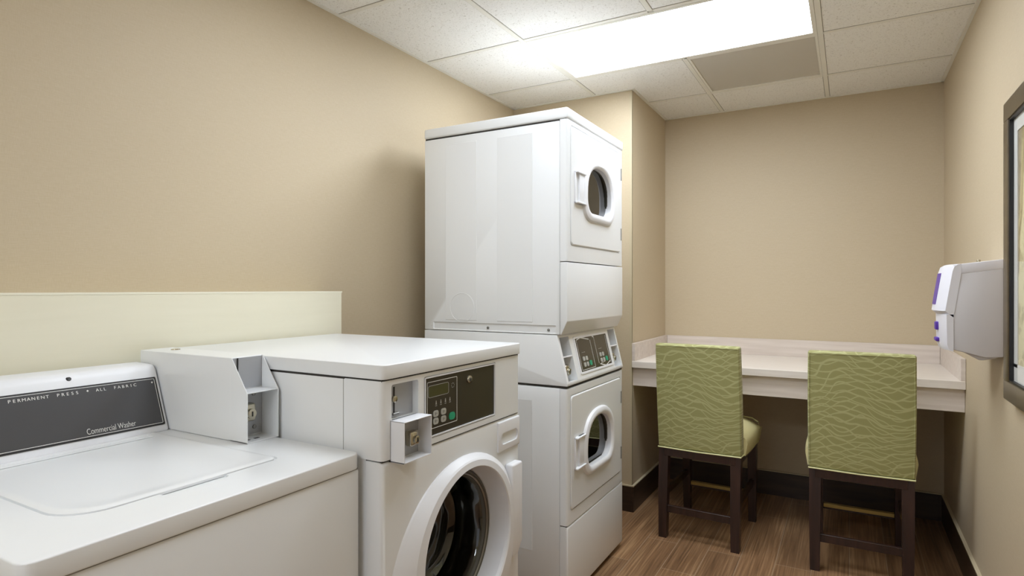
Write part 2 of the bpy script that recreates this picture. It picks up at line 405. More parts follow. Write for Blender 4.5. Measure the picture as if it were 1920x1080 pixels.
# ceiling tiles between the grid lines
gx = [XL, -1.335, -.725, -.115, XR]
gy = [YN, -1.215, -.605, .005, .615, 1.225, 1.845, 2.455, 3.05, 3.665, YB]
LIGHTS = [(1, 7), (1, 5), (1, 1)]       # column, row of the troffers' first cell (two cells wide)
VENT = (2, 8)
def is_light(i, j):
    return any(j == r and i in (c, c+1) for c, r in LIGHTS)
cm = MB()
for i in range(4):
    for j in range(len(gy)-1):
        if is_light(i, j) or (i, j) == VENT: continue
        cm.box(gx[i]+.003, gx[i+1]-.003, gy[j]+.003, gy[j+1]-.003, ZC+.001, ZC+.02, M['ceiling'], .0015, 1)
cm.box(XL-T, XR+T, YN-T, YB+T, ZC+.12, ZC+.2, M['grid'])
struct(cm, 'ceiling')
gm = MB()
def bar(x0, x1, y0, y1):
    gm.box(x0, x1, y0, y1, ZC-.002, ZC+.03, M['grid'], .0012, 1)
def shadebar(x0, x1, y0, y1): gm.box(x0, x1, y0, y1, ZC+.0005, ZC+.028, M['gridshade'])  # dark strip painting the thin shadow line along each bar
for x in gx[1:-1]:
    if abs(x+.725) < .01:
        for a, b in ((YN, gy[1]), (gy[2], gy[5]), (gy[6], gy[7]), (gy[8], YB)): bar(x-.0115, x+.0115, a+.006, b-.006); shadebar(x-.0135, x+.0135, a+.006, b-.006)
    else: bar(x-.0115, x+.0115, YN, YB); shadebar(x-.0135, x+.0135, YN, YB)
for y in gy[1:-1]:
    for i in range(4):
        bar(gx[i]+.012, gx[i+1]-.012, y-.0115, y+.0115); shadebar(gx[i]+.012, gx[i+1]-.012, y-.0135, y+.0135)
struct(gm, 'trim_1')
# wall angle around the ceiling edge
am = MB()
ew = .016
am.box(XL, XL+ew, YN, YC, ZC-.004, ZC+.001, M['grid']); am.box(XR-ew, XR, YN, YB, ZC-.004, ZC+.001, M['grid'])
am.box(XC, XR, YB-ew, YB, ZC-.004, ZC+.001, M['grid']); am.box(XL, XC+ew, YC-ew, YC, ZC-.004, ZC+.001, M['grid']); am.box(XC, XC+ew, YC, YB, ZC-.004, ZC+.001, M['grid'])
struct(am, 'trim_2')
# base tile with a light edge strip
def baseboard(name, x0, x1, y0, y1, tr):
    mb = MB().box(x0, x1, y0, y1, 0, .148, M['base'], .001, 1)
    a = .002
    mb.box(x0-a*(tr[0] < 0), x1+a*(tr[0] > 0), y0-a*(tr[1] < 0), y1+a*(tr[1] > 0), .148, .154, M['basetrim'])
    struct(mb, name)
bt = .012
baseboard('baseboard_right', XR-bt, XR, YN, YB-bt, (-1, 0))
baseboard('baseboard_back', XC+bt, XR-bt, YB-bt, YB, (0, -1))
baseboard('baseboard_alcove', XC, XC+bt, YC-bt, YB, (1, 0))
baseboard('baseboard_alcove_front', XL, XC, YC-bt, YC, (0, -1))
baseboard('baseboard_left', XL, XL+bt, 1.80, YC-bt, (1, 0))
# clear corner guard on the alcove corner and the shallow cream half wall behind the washers
cg = MB().box(XC-.016, XC+.0015, YC-.0015, YC, .155, ZC-.005, M['basetrim']).box(XC, XC+.0015, YC-.0015, YC+.016, .155, ZC-.005, M['basetrim'])
struct(cg, 'trim_3')
HWX = -1.775
hw = MB().box(XL, HWX, YN, 1.748, 0, H-.013, M['halfwall'], .002, 1)
hw.box(XL, HWX+.001, YN, 1.749, H-.016, H-.011, M['halfcap'])
struct(hw, 'wall_half')

# ------------------------------------------------------------------ troffers and vent
def troffer(c, r, lampmat, label):
    x0, x1, y0, y1 = gx[c], gx[c+2], gy[r], gy[r+1]
    t = thing('ceiling_light', label, 'ceiling light', ((x0+x1)/2, (y0+y1)/2, ZC), 'recessed ceiling troffers')
    f = MB(); a, b = .012, .030
    for (p, q, s_, u) in ((x0+a, x1-a, y0+a, y0+b), (x0+a, x1-a, y1-b, y1-a), (x0+a, x0+b, y0+b, y1-b), (x1-b, x1-a, y0+b, y1-b)):
        f.box(p, q, s_, u, ZC-.003, ZC+.012, M['grid'], .001, 1)
    f.box(x0+a, x1-a, y0+a, y1-a, ZC+.05, ZC+.07, M['grid'])
    f.build('frame', t)
    MB().box(x0+b-.002, x1-b+.002, y0+b-.002, y1-b+.002, ZC+.002, ZC+.006, lampmat).build('diffuser', t)
troffer(1, 7, M['lamp'], 'lit rectangular troffer recessed in ceiling beside the grey vent')
troffer(1, 5, M['fill_lamp_near'], 'added fill troffer, out of view over the front loading washer')
troffer(1, 1, M['fill_lamp_rear'], 'added fill troffer, out of view at the near end of the room')
x0, x1, y0, y1 = gx[2]+.012, gx[3]-.012, gy[8]+.012, gy[9]-.012
t = thing('ceiling_vent', 'grey perforated return air vent panel in the ceiling beside the light', 'vent', ((x0+x1)/2, (y0+y1)/2, ZC))
MB().box(x0+.012, x1-.012, y0+.012, y1-.012, ZC+.004, ZC+.008, M['perf']).build('perforated_panel', t)
f = MB()
for (p, q, s_, u) in ((x0, x1, y0, y0+.012), (x0, x1, y1-.012, y1), (x0, x0+.012, y0+.012, y1-.012), (x1-.012, x1, y0+.012, y1-.012)):
    f.box(p, q, s_, u, ZC-.001, ZC+.012, M['grid'], .001, 1)
f.build('frame', t)

# ------------------------------------------------------------------ coin slide and lock pieces
def keyed_lock(parent, c, r, d, name='lock', square=False):
    """cylinder lock facing +x with a key slot"""
    mb = MB()
    if square:
        mb.box(c[0], c[0]+d*.75, c[1]-r*.95, c[1]+r*.95, c[2]-r*1.15, c[2]+r*1.15, M['chrome'], r*.35, 3)
        mb.cyl((c[0]+d*.7, c[1], c[2]-r*.1), (1, 0, 0), r*.62, d*.3, M['chrome'], 20, .0008)
    else:
        mb.cyl(c, (1, 0, 0), r, d*.8, M['chrome'], 24, r*.2); mb.cyl((c[0]+d*.75, c[1], c[2]), (1, 0, 0), r*.66, d*.2, M['steel'], 20, .0005)
    o = mb.build(name, parent)
    x = c[0]+d
    MB().box(x-.0005, x+.0006, c[1]-r*.1, c[1]+r*.1, c[2]-r*.42, c[2]+r*.2, M['black']).build('keyhole', o)
    return o
def coin_slide(parent, x, y, z0, z1):
    """vertical slot plate with a small knob"""
    mb = MB().box(x, x+.0012, y-.0022, y+.0022, z0, z1, M['black'])
    mb.build('coin_slot', parent)
    zb = (z0+z1)/2+.003
    MB().cyl((x, y, zb), (1, 0, 0), .0085, .006, M['chrome'], 20, .002, ).build('coin_knob', parent)
    MB().box(x, x+.006, y-.007, y+.014, z0-.004, z0+.002, M['steel'], .001, 1).build('coin_return', parent)

# ------------------------------------------------------------------ stacked dryer
def stacked_dryer():
    X0, X1, Y0, Y1 = -1.726, -1.0, 2.222, 2.902
    t = thing('stacked_dryer', 'tall white stacked tumble dryers standing beside the alcove wall', 'dryer', ((X0+X1)/2, (Y0+Y1)/2, 0))
    W = M['white']; FX = X1-.032           # seam between the side panels and the wrap-round front
    zU0, zU1 = H-.190, H+.695               # upper cabinet
    zL1 = H-.408                            # lower cabinet top
    vert = lambda c, d: abs(d.z) > .9 and c.x > X1-.001
    # --- lower cabinet body with drum cavity
    def drum_cut(cz): return MB().loft([[(x, a, b) for a, b in dshape(yc, cz, .304, .214)] for x in (X1-.40, X1+.2)], W, cap0=True, cap1=True)
    yc = 2.562
    cU, cLo = H+.436, H-.677
    low = MB().box(X0, FX-.001, Y0, Y1, .07, zL1-.002, W, .004, 2); low.cut(drum_cut(cLo))
    for (a, b) in ((-1.60, -1.43), (-1.335, -1.16)):
        low.box(a, b, Y0-.0012, Y0+.001, .20, zL1-.06, W, .001, 1)
    low.build('lower_cabinet', t)
    up = MB().box(X0, FX-.001, Y0, Y1, zU0, zU1-.006, W, .004, 2)
    strip = MB().box(X0+.05, -1.05, Y0-.01, Y0+.004, zU0+.004, zU0+.038, W, .003, 1)
    up.cut(drum_cut(cU)); up.cut(strip)
    for (a, b) in ((-1.606, -1.437), (-1.332, -1.158)):
        up.box(a, b, Y0-.0014, Y0+.001, H-.142, H+.655, W, .0013, 1)
    n = 40; c = (-1.515, H-.085)
    rg = lambda r, y: [(c[0]+r*math.cos(2*PI*k/n), y, c[1]+r*math.sin(2*PI*k/n)) for k in range(n)]
    up.loft([rg(.066, Y0-.0014), rg(.0655, Y0-.0024), rg(.0635, Y0-.0024), rg(.063, Y0-.0014)], W)
    up.build('upper_cabinet', t)
    for x in (-1.685, -1.38, -1.085):
        MB().cyl((x, Y0+.004, zU0+.018), (0, -1, 0), .006, .004, M['steel'], 12, .0015).build('screw', t)
    # top cap
    cap = MB().box(X0-.002, X1+.003, Y0-.003, Y1+.003, zU1, H+.741, W, .009, 3); cap.build('top_cap', t)
    MB().box(X0+.004, X1-.006, Y0+.003, Y1-.003, zU1-.006, zU1+.002, M['gap']).build('top_seam', t)
    # --- doors
    def front(cz, z0, z1, bevel_bottom, name):
        """wrap-round front with a window opening"""
        mb = MB()
        if bevel_bottom: mb.prism([(FX, z0), (X1-.038, z0), (X1, z0+.052), (X1, z1), (FX, z1)], 'y', Y0, Y1, W, .006, 3)
        else: mb.box(FX, X1, Y0, Y1, z0, z1, W, .010, 3, vert)
        return mb
    for lower in (False, True):
        cz = cLo if lower else cU
        dz0, dz1 = (H-.918, H-.440) if lower else (H+.176, H+.676)
        z0, z1 = (H-.970, zL1-.003) if lower else (H+.112, zU1-.002)
        mb = front(cz, z0, z1, False, '')
        mb.cut(drum_cut(cz))
        pocket = MB().loft([[(x, a, b) for a, b in rrect((2.252+2.872)/2, (dz0+dz1)/2, .62, dz1-dz0, .022)] for x in (X1-.006, X1+.1)], W, cap0=True, cap1=True)
        mb.cut(pocket)
        mb.build('door_surround', t)
        # door skin, slightly proud, with the window frame
        dy0, dy1 = 2.2565, 2.8675
        d = MB()
        r0 = rrect((dy0+dy1)/2, (dz0+dz1)/2, dy1-dy0, dz1-dz0-.009, .020)
        r1 = rrect((dy0+dy1)/2, (dz0+dz1)/2, dy1-dy0-.008, dz1-dz0-.017, .017)
        d.loft([[(X1-.0058, a, b) for a, b in r0], [(X1+.0005, a, b) for a, b in r0], [(X1+.004, a, b) for a, b in r1]], W, cap0=True, cap1=True)
        d.cut(MB().loft([[(x, a, b) for a, b in dshape(yc, cz, .304, .214)] for x in (X1-.1, X1+.1)], W, cap0=True, cap1=True))
        door = d.build('door', t)
        door['label'] = 'white dryer door with arched window'
        # window bezel
        O = lambda g, x: [(x, a, b) for a, b in dshape(yc, cz, .298, .209, 10, g)]
        MB().loft([O(.002, X1-.03), O(.0, X1+.009), O(.004, X1+.014), O(.014, X1+.019), O(.028, X1+.019), O(.040, X1+.014), O(.047, X1+.003)], M['plastic']).build('window_bezel', door)
        MB().loft([O(.001, X1-.022), O(.001, X1-.018)], M['dglass'], cap0=True, cap1=True).build('window_pane', door)
        # bracket handle left of the window
        hy, hz, hh = 2.288, cz-.012, .067
        h = MB()
        for za in (hz+hh-.007, hz-hh): h.box(X1+.003, X1+.020, hy, yc-.178, za, za+.007, M['plastic'], .002, 2)
        h.box(X1+.003, X1+.013, hy+.036, yc-.178, hz-hh, hz+hh, M['plastic'], .002, 2)
        h.box(X1+.003, X1+.010, hy, hy+.008, hz-hh, hz+hh, M['plastic'], .002, 2)
        h.build('handle', door)
        for hz_ in (dz1-.105, dz0+.095):
            MB().box(X1-.002, X1+.004, dy1+.002, dy1+.010, hz_-.030, hz_+.030, M['steel'], .001, 1).build('hinge', door)
        # drum behind the glass
        dr = MB(); n = 40
        rr = lambda x, r: [(x, yc+r*math.cos(2*PI*k/n), cz+.01+r*math.sin(2*PI*k/n)) for k in range(n)]
        D = MB(); O2 = lambda x: [(x, a, b) for a, b in dshape(yc, cz, .304, .214, 10, -.002)]
        D.loft([O2(X1-.006), O2(X1-.39)], M['drum'], cap1=True); D.build('drum', t)
    # upper front skirt (chamfered underneath) and lower drawer panel
    MB().prism([(FX, zU0), (X1-.026, zU0), (X1, zU0+.055), (X1, H+.108), (FX, H+.108)], 'y', Y0, Y1, W, .006, 3).build('front_panel', t)
    for y in (Y0+.05, Y1-.05):
        MB().cyl((X1-.022, y, zU0+.024), (.8, 0, -.6), .006, .004, M['steel'], 12, .0015).build('screw', t)
    MB().box(FX, X1+.001, Y0-.001, Y1+.001, .022, H-.975, W, .010, 3, lambda c, d: c.x > X1 or c.z < .03).build('bottom_panel', t)
    MB().box(X0+.02, X1-.05, Y0+.02, Y1-.02, 0, .072, M['toe']).build('toe_kick', t)
    MB().box(X0+.01, X1-.006, Y0+.004, Y1-.004, H-.977, H-.969, M['gap']).build('panel_seam', t)
    # --- control console between the dryers
    c0, c1 = H-.400, H-.192
    prof = [(X0, c0), (X1+.002, c0), (X1+.002, c0+.012), (X1-.046, c1), (X0, c1)]
    con = MB().prism(prof, 'y', Y0-.001, Y1+.001, W, .003, 2)
    sl = Vector((-.048, 0, c1-c0-.012)); L = sl.length
    pn = Panel((X1+.002, 0, c0+.012), (0, 1, 0), sl)
    bays = ((Y0+.016, Y0+.108), (Y1-.108, Y1-.016))
    for a, b in bays:
        cb = MB(); pn.rect(cb, a, b, .004, L-.012, -.045, .03, W)
        con.cut(cb)
    con.build('console', t)
    MB().box(X0+.01, X1-.003, Y0+.004, Y1-.004, c0-.008, c0+.001, M['gap']).build('console_seam', t)
    for a, b in bays:
        s_ = MB(); pn.rect(s_, a, b, L*.52, L*.52+.006, -.045, -.002, M['plastic']); s_.build('coin_shelf', t)
        k = MB(); pn.rect(k, a+.004, b-.004, .010, L*.50, -.044, -.042, M['coinplate']); k.build('coin_plate', t)
        k = MB(); pn.rect(k, a+.004, b-.004, L*.55, L-.014, -.044, -.042, M['bayback']); k.build('coin_plate', t)
        p = pn.P((a+b)/2+.006, L*.27, -.042)
        keyed_lock(t, p, .021, .036, square=True)
        s2 = MB(); pn.rect(s2, (a+b)/2-.006, (a+b)/2-.002, L*.60, L*.88, -.0425, -.0405, M['black']); s2.build('coin_slot', t)
    # display panel
    a0, a1 = 2.385, 2.755
    f = MB(); pn.outline(f, a0-.012, a1+.012, .018, L-.018, .010, 0, .003, M['plastic'], .008); f.build('display_bezel', t)
    dsp = MB(); pn.rect(dsp, a0-.003, a1+.003, .026, L-.026, .0003, .0015, M['olive']); dsp = dsp.build('display_panel', t)
    ink = MB(); c_, d_ = .0015, .0021
    b0, b1 = .034, L-.034
    def line(mb, p, q, wd, m=None):
        p, q = Vector((p[0], p[1])), Vector((q[0], q[1])); n_ = Vector((-(q-p).y, (q-p).x)).normalized()*wd/2
        pn.slab(mb, [tuple(p-n_), tuple(q-n_), tuple(q+n_), tuple(p+n_)], c_, d_, m or M['ink'])
    mid = (a0+a1)/2
    line(ink, (a0+.012, b0), (a0+.012, b1), .002); line(ink, (mid-.022, b0), (mid-.022, b1-.01), .002)
    line(ink, (a0+.012, b0), (mid-.022, b0), .002); line(ink, (a0+.015, b1), (a0+.06, b1+.007), .004); line(ink, (a0+.06, b1+.007), (mid-.035, b1-.006), .004)
    line(ink, (mid+.028, b0+.01), (mid+.028, b1), .002); line(ink, (mid+.012, b1+.004), (mid+.028, b1), .006)
    line(ink, (mid+.04, b0+.006), (a1-.075, b0-.008), .004); line(ink, (a1-.075, b0-.008), (a1-.012, b0+.008), .004)
    line(ink, (mid+.04, b0+.006), (a1-.075, b0+.012), .002)
    line(ink, (a1-.012, b0), (a1-.012, b1), .002)
    ink.build('printed_lines', dsp)
    for base in (a0+.040, mid+.055):
        for i in range(2):
            for j in range(2):
                k = MB(); pn.rect(k, base+i*.032, base+i*.032+.022, .046+j*.026, .046+j*.026+.019, .0015, .0035, M['key'], .006); k.build('key', dsp)
        k = MB(); pn.rect(k, base+.066, base+.092, .046, .068, .0015, .0035, M['green'], .008); k.build('start_key', dsp)
        k = MB()
        for i in range(3): pn.rect(k, base+.004+i*.014, base+.010+i*.014, .108, .111, .0015, .0021, M['inkgrey'])
        k.build('indicator_marks', dsp)
    return t
stacked_dryer()

# ------------------------------------------------------------------ front loading washer
def front_loader():
    X0, X1, Y0, Y1 = -1.758, -.935, 1.046, 1.700
    W = M['white']
    t = thing('front_loading_washer', 'white front loading coin washer between top loader and stacked dryer', 'washing machine', ((X0+X1)/2, (Y0+Y1)/2, 0))
    zb = H-.400                         # bottom of the control band
    cy, cz = 1.380, H-.712
    n = 64
    ring = lambda x, r, z=cz, y=cy: [(x, y+r*math.cos(2*PI*k/n), z+r*math.sin(2*PI*k/n)) for k in range(n)]
    edge = lambda c, d: abs(d.z) > .9 and c.x > X1-.002
    body = MB().box(X0, X1-.052, Y0+.003, Y1-.003, .02, H-.214, W, .004, 2)
    body.cut(MB().loft([ring(X1-.50, .225), ring(X1+.1, .225)], W, cap0=True, cap1=True)); body.build('cabinet', t)
    fp = MB().box(X1-.05, X1, Y0, Y1, .03, zb-.003, W, .012, 3, lambda c, d: c.x > X1-.002)
    fp.cut(MB().loft([ring(X1-.2, .222), ring(X1+.1, .222)], W, cap0=True, cap1=True)); fp.build('front_panel', t)
    MB().box(X0+.02, X1-.05, Y0+.02, Y1-.02, 0, .022, M['toe']).build('toe_kick', t)
    # lid
    lidp = rrect((X0+X1+.005)/2, (Y0+Y1+.002)/2, X1-X0+.007, Y1-Y0+.006, .016, 6)
    MB().prism(lidp, 'z', H-.211, H-.177, W, .0035, 3).build('top_panel', t)
    MB().box(X0+.004, X1-.004, Y0+.003, Y1-.003, H-.217, H-.209, M['gap']).build('top_seam', t)
    # control band, recess for the coin slide
    band = MB().box(X1-.118, X1+.001, Y0, Y1, zb, H-.215, W, .014, 3, edge)
    band.cut(MB().loft([[(x, a, b) for a, b in rrect(1.127, H-.268, .100, .084, .006)] for x in (X1-.018, X1+.1)], W, cap0=True, cap1=True))
    band.cut(MB().loft([[(x, a, b) for a, b in rrect(1.375, H-.304, .350, .162, .006)] for x in (X1-.004, X1+.1)], W, cap0=True, cap1=True))
    band.build('control_band', t)
    MB().box(X0+.01, X1-.004, Y0+.004, Y1-.004, zb-.004, zb+.001, M['gap']).build('band_seam', t)
    MB().box(X1-.020, X1-.017, 1.078, 1.176, H-.309, H-.227, M['coinplate']).build('coin_plate', t)
    coin_slide(t, X1-.017, 1.106, H-.300, H-.236)
    # protruding coin return cup
    cup = MB(); x0, x1 = X1-.003, X1+.043; y0, y1 = 1.073, 1.177; z0, z1 = H-.406, H-.309; s_ = .0025
    cup.prism([(x0, z0), (x1, z0+.0), (x1, z0+s_), (x0, z0+s_)], 'y', y0, y1, M['plastic'])
    cup.box(x0, x1, y0, y0+s_, z0, z1, M['plastic'], .0006, 1).box(x0, x1, y1-s_, y1, z0, z1, M['plastic'], .0006, 1).box(x0, x1, y0, y1, z1-s_, z1, M['plastic'], .0008, 1)
    cup.box(x0, x0+.005, y0, y1, z0, z1, M['coinplate'])
    cup = cup.build('coin_box', t)
    keyed_lock(cup, (x0+.005, 1.138, H-.362), .016, .028, square=True)
    # door ring: wide flared bezel
    P = M['plastic']
    dr = MB()
    dr.loft([ring(X1-.045, .196, cz+.004), ring(X1-.018, .201, cz+.006), ring(X1+.018, .206, cz+.007), ring(X1+.0265, .209, cz+.006), ring(X1+.030, .213, cz+.004),
             ring(X1+.027, .245, cz-.012), ring(X1+.023, .256, cz-.019), ring(X1+.012, .285, cz-.042), ring(X1+.004, .309, cz-.062), ring(X1-.001, .320, cz-.073)], P)
    door = dr.build('door', t, 14); door['label'] = 'round white door ring with dark glass bowl'
    hb = MB().prism([(Y1-.092, H-.548), (Y1-.028, H-.548), (Y1-.028, H-.800), (Y1-.060, H-.835), (Y1-.092, H-.835)], 'x', X1-.001, X1+.028, P, .006, 3)
    hb.build('door_latch_cover', door)
    # gasket rings and glass bowl
    g = MB()
    g.loft([ring(X1-.046, .199), ring(X1-.040, .199), ring(X1-.036, .193), ring(X1-.040, .188), ring(X1-.044, .188), ring(X1-.046, .185), ring(X1-.042, .181), ring(X1-.050, .176), ring(X1-.058, .176), ring(X1-.06, .199)], M['rubber'])
    g.build('gasket', door, 60)
    bw = MB(); prof = [(-.048, .187), (-.044, .182), (-.05, .176), (-.075, .168), (-.085, .163), (-.092, .165), (-.11, .158), (-.128, .148), (-.134, .150), (-.145, .137), (-.152, .122), (-.150, .112), (-.158, .098), (-.163, .07), (-.160, .055), (-.165, .02)]
    bw.loft([ring(X1+a, r) for a, r in prof], M['wglass'], cap1=True); bmesh.ops.reverse_faces(bw.bm, faces=bw.bm.faces); bw.build('glass_bowl', door, 60)
    MB().loft([ring(X1-.040, .190), ring(X1-.037, .186), ring(X1-.040, .182)], M['steel']).build('chrome_rim', door, 60)
    # drum with lifters
    d = MB(); d.loft([ring(X1-.053, .221), ring(X1-.48, .221)], M['drum'], cap1=True)
    for k in range(3):
        a = 2*PI*k/3+.5; c = Vector((0, math.cos(a), math.sin(a)))
        ctr = Vector((X1-.30, cy, cz))+c*.195; tang = Vector((0, -c.z, c.y))
        d.loft([[ctr+Vector((sx*.13, 0, 0))+tang*st*w_+c*h_ for sx, st in ((-1, -1), (1, -1), (1, 1), (-1, 1))] for w_, h_ in ((.045, .024), (.02, -.045))], M['drum'], cap0=True, cap1=True)
    d.build('drum', t)
    # control display
    pn = Panel((X1-.004, 0, H), (0, 1, 0), (0, 0, 1))
    f = MB(); pn.outline(f, 1.2035, 1.547, -.382, -.226, .003, 0, .006, M['plastic'], .004); f.build('display_bezel', t)
    dsp = MB(); pn.rect(dsp, 1.2065, 1.544, -.379, -.229, 0, .0022, M['olive']); dsp = dsp.build('display_panel', t)
    ink = MB(); c0, c1 = .0022, .0028
    pn.outline(ink, 1.216, 1.349, -.362, -.240, .0014, c0, c1, M['ink'], .003)
    pn.outline(ink, 1.220, 1.310, -.281, -.250, .0012, c0, c1, M['inkgrey'], .006)
    for i in range(4):
        y = 1.254+i*.0205
        pn.rect(ink, y-.0035, y+.0035, -.306, -.3045, c0, c1, M['inkgrey']); pn.slab(ink, [(y-.0025, -.302), (y+.0025, -.302), (y+.0008, -.292), (y-.0008, -.292)], c0, c1, M['inkgrey'])
    for k in range(8):
        a = 2*PI*k/8; pn.rect(ink, 1.329+.006*math.cos(a)-.001, 1.329+.006*math.cos(a)+.001, -.262+.006*math.sin(a)-.001, -.262+.006*math.sin(a)+.001, c0, c1, M['inkgrey'])
    ink.build('printed_lines', dsp)
    l = MB(); pn.rect(l, 1.222, 1.308, -.279, -.252, .0022, .0026, M['lcd'], .004); l.build('lcd_window', dsp)
    for i in range(2):
        for j in range(2):
            k = MB(); a, b = 1.241+i*.034, -.353+j*.0195
            pn.rect(k, a, a+.022, b, b+.0165, .0022, .0036, M['key'], .006)
            pn.rect(k, a+.008, a+.0095, b+.005, b+.012, .0036, .0039, M['black']); pn.rect(k, a+.013, a+.016, b+.008, b+.0095, .0036, .0039, M['black'])
            k.build('key', dsp)
    k = MB(); pn.rect(k, 1.311, 1.338, -.354, -.334, .0022, .0038, M['green'], .009); k.build('start_key', dsp)
    keyed_lock(t, (X1-.0018, 1.407, H-.256), .011, .007)
    # detergent drawer with a finger recess
    dd = MB().box(X1-.004, X1+.006, 1.560, 1.694, H-.502, H-.410, P, .004, 3)
    dd.cut(MB().loft([[(x, a, b) for a, b in rrect(1.628, H-.464, .104, .036, .016)] for x in (X1-.004+.002, X1+.1)], P, cap0=True, cap1=True))
    dd = dd.build('detergent_drawer', t)
    MB().loft([[(X1-.0015, a, b) for a, b in rrect(1.628, H-.464, .108, .040, .017)], [(X1+.002, a, b) for a, b in rrect(1.628, H-.464, .104, .036, .016)]], M['plastic'], cap0=True).build('finger_recess', dd)
    # side seam of the cabinet
    MB().box(-1.0603, -1.0590, Y0+.0025, Y0+.0045, .05, H-.217, M['seam']).build('side_seam', t)
    return t
front_loader()

# ------------------------------------------------------------------ top loading washer
def top_loader():
    X0, X1, Y0, Y1 = -1.745, -.986, .377, 1.032
    zd = H-.380
    W = M['white']
    t = thing('top_loading_washer', 'white top loading coin washer with a dark console, nearest the camera', 'washing machine', ((X0+X1)/2, (Y0+Y1)/2, 0))
    MB().box(X0, X1-.004, Y0+.003, Y1-.003, .02, zd-.0385, W, .004, 3).build('cabinet', t)
    MB().box(X0+.03, X1-.05, Y0+.03, Y1-.03, 0, .022, M['toe']).build('toe_kick', t)
    MB().box(X0+.01, X1-.006, Y0+.006, Y1-.006, zd-.042, zd-.034, M['seam']).build('top_seam', t)
    dk = MB().prism(rrect((X0+X1)/2, (Y0+Y1)/2, X1-X0, Y1-Y0, .022, 6), 'z', zd-.036, zd, W, .008, 4)
    # shallow well the lid lies in
    ly0, ly1, lx0, lx1 = .488, .905, -1.592, -1.112
    def lidshape(g):
        out = []
        pts = [(lx0-g, ly0-g, .012), (lx0-g, ly1+g, .012), (lx1+g, ly1+g, .022), (lx1+g, ly0-g, .075)]
        for i, (x, y, r) in enumerate(pts):
            a0 = (180, 90, 0, 270)[i]; sx = (1, 1, -1, -1)[i]; sy = (1, -1, -1, 1)[i]
            for k in range(9):
                a = math.radians(a0+90-90*k/8 if False else a0+90*(1-k/8)) if False else math.radians((270, 180, 90, 0)[i]-90*k/8)
                out.append((x+sx*r+r*math.cos(a), y+sy*r+r*math.sin(a)))
        return out
    dk.cut(MB().loft([[(a, b, z) for a, b in lidshape(.004)] for z in (zd-.004, zd+.05)], W, cap0=True, cap1=True))
    dk.cut(MB().prism(rrect(-1.106, .705, .026, .135, .011), 'z', zd-.005, zd+.05, W))
    dk.build('top_deck', t)
    lid = MB()
    S = lambda g, z: [(a, b, z) for a, b in lidshape(g)]
    lid.loft([S(-.0006, zd-.0038), S(-.0006, zd+.001), S(-.005, zd+.0035), S(-.016, zd+.0035), S(-.030, zd+.001), S(-.05, zd+.0002)], W, cap0=True, cap1=True)
    lid = lid.build('lid', t, 40)
    for k, x in enumerate((-1.572, -1.560, -1.548)):
        MB().tube([(x, ly0+.03, zd+.0026), (x, ly1-.03, zd+.0026)], .0018, W).build('lid_rib', lid)
    # slanted console
    cx0, cz0, cx1, cz1 = -1.590, zd, -1.653, zd+.162
    cyl0, cyl1 = Y0+.004, .942
    prof = [(X0, zd-.001), (cx0, zd-.001), (cx1, cz1), (cx1-.012, cz1+.011), (X0, cz1+.013)]
    con = MB().prism(prof, 'y', cyl0, cyl1, M['plastic'], .007, 3).build('console', t)
    pn = Panel((cx0, 0, cz0), (0, 1, 0), (cx1-cx0, 0, cz1-cz0))
    a0, a1, b0, b1 = .400, .933, .018, .150
    f = MB(); pn.rect(f, a0, a1, b0, b1, -.001, .0016, M['black'], .003); f.build('panel_border', con)
    f = MB(); pn.rect(f, a0+.003, a1-.003, b0+.003, b1-.003, .0016, .0022, M['graphite'], .003); face = f.build('panel_face', con)
    ink = MB(); pn.outline(ink, a0+.004, a1-.0045, b0+.005, b1-.0045, .0012, .0022, .0027, M['ink'], .003)
    ink.build('panel_outline', face)
    # the printing
    def word(s_, a, b, bl, h=.0105, rev=False):
        mbs = MB(); n = len(s_)
        for i, ch in enumerate(s_):
            if ch == ' ': continue
            x = a+(b-a)*i/(n-1)
            merge(mbs, text_mb(ch, h, pn.P(x, bl, .0022), pn.u, pn.v, M['ink'], 1.0, align='CENTER', xs=1.05))
        return mbs
    for wd, a_, b_ in (('PERMANENT', .607, .680), ('PRESS', .702, .742), ('ALL', .787, .804), ('FABRIC', .828, .877)):
        word(wd, a_, b_, .1312).build('printed_word', face)
    for y in (.765, .921):
        sm_ = MB(); pn.slab(sm_, [(y+.0028*math.cos(PI*k/4)*(1 if k % 2 == 0 else .6), .1355+.0028*math.sin(PI*k/4)*(1 if k % 2 == 0 else .6)) for k in range(8)], .0022, .0027, M['ink']); sm_.build('star_mark', face)
    text_mb('Commercial Washer', .0205, pn.P(.746, .0285, .0022), pn.u, pn.v, M['ink'], 1.0, xs=.655, thin=-.00022).build('commercial_washer_text', face)
    MB().cyl((-1.655, .731, zd+.159), (.7, 0, .7), .0062, .003, M['black'], 16, .001).build('plug_button', con)
    # coin box on the deck
    y0, y1 = .946, 1.038; s_ = .002; xb = -1.340; x1 = -1.276; zt = H-.173; zs = H-.257
    cb = MB()
    cb.box(-1.738, xb, y0, y1, zd+.0005, zt, W, .0015, 1)
    side = [(xb-.002, zd+.0005), (x1, zd+.0005), (x1, zs), (xb+.004, zt), (xb-.002, zt)]
    cb.prism(side, 'y', y0, y0+s_, W, .0006, 1).prism(side, 'y', y1-s_, y1, W, .0006, 1)
    cb.box(xb-.002, x1, y0, y1, zd+.0005, zd+.003, W)
    cb = cb.build('coin_box', t)
    MB().box(xb-.001, x1-.001, y0+s_, y1-s_, zs-.001, zs+.001, W, .0004, 1).build('shelf', cb)
    MB().box(xb, xb+.0025, y0+.003, y1-.003, zd+.006, zs-.002, M['coinplate']).build('coin_plate', cb)
    MB().box(xb, xb+.0020, y0+.003, y1-.003, zs+.004, zt-.002, M['coinplate']).build('coin_plate', cb)
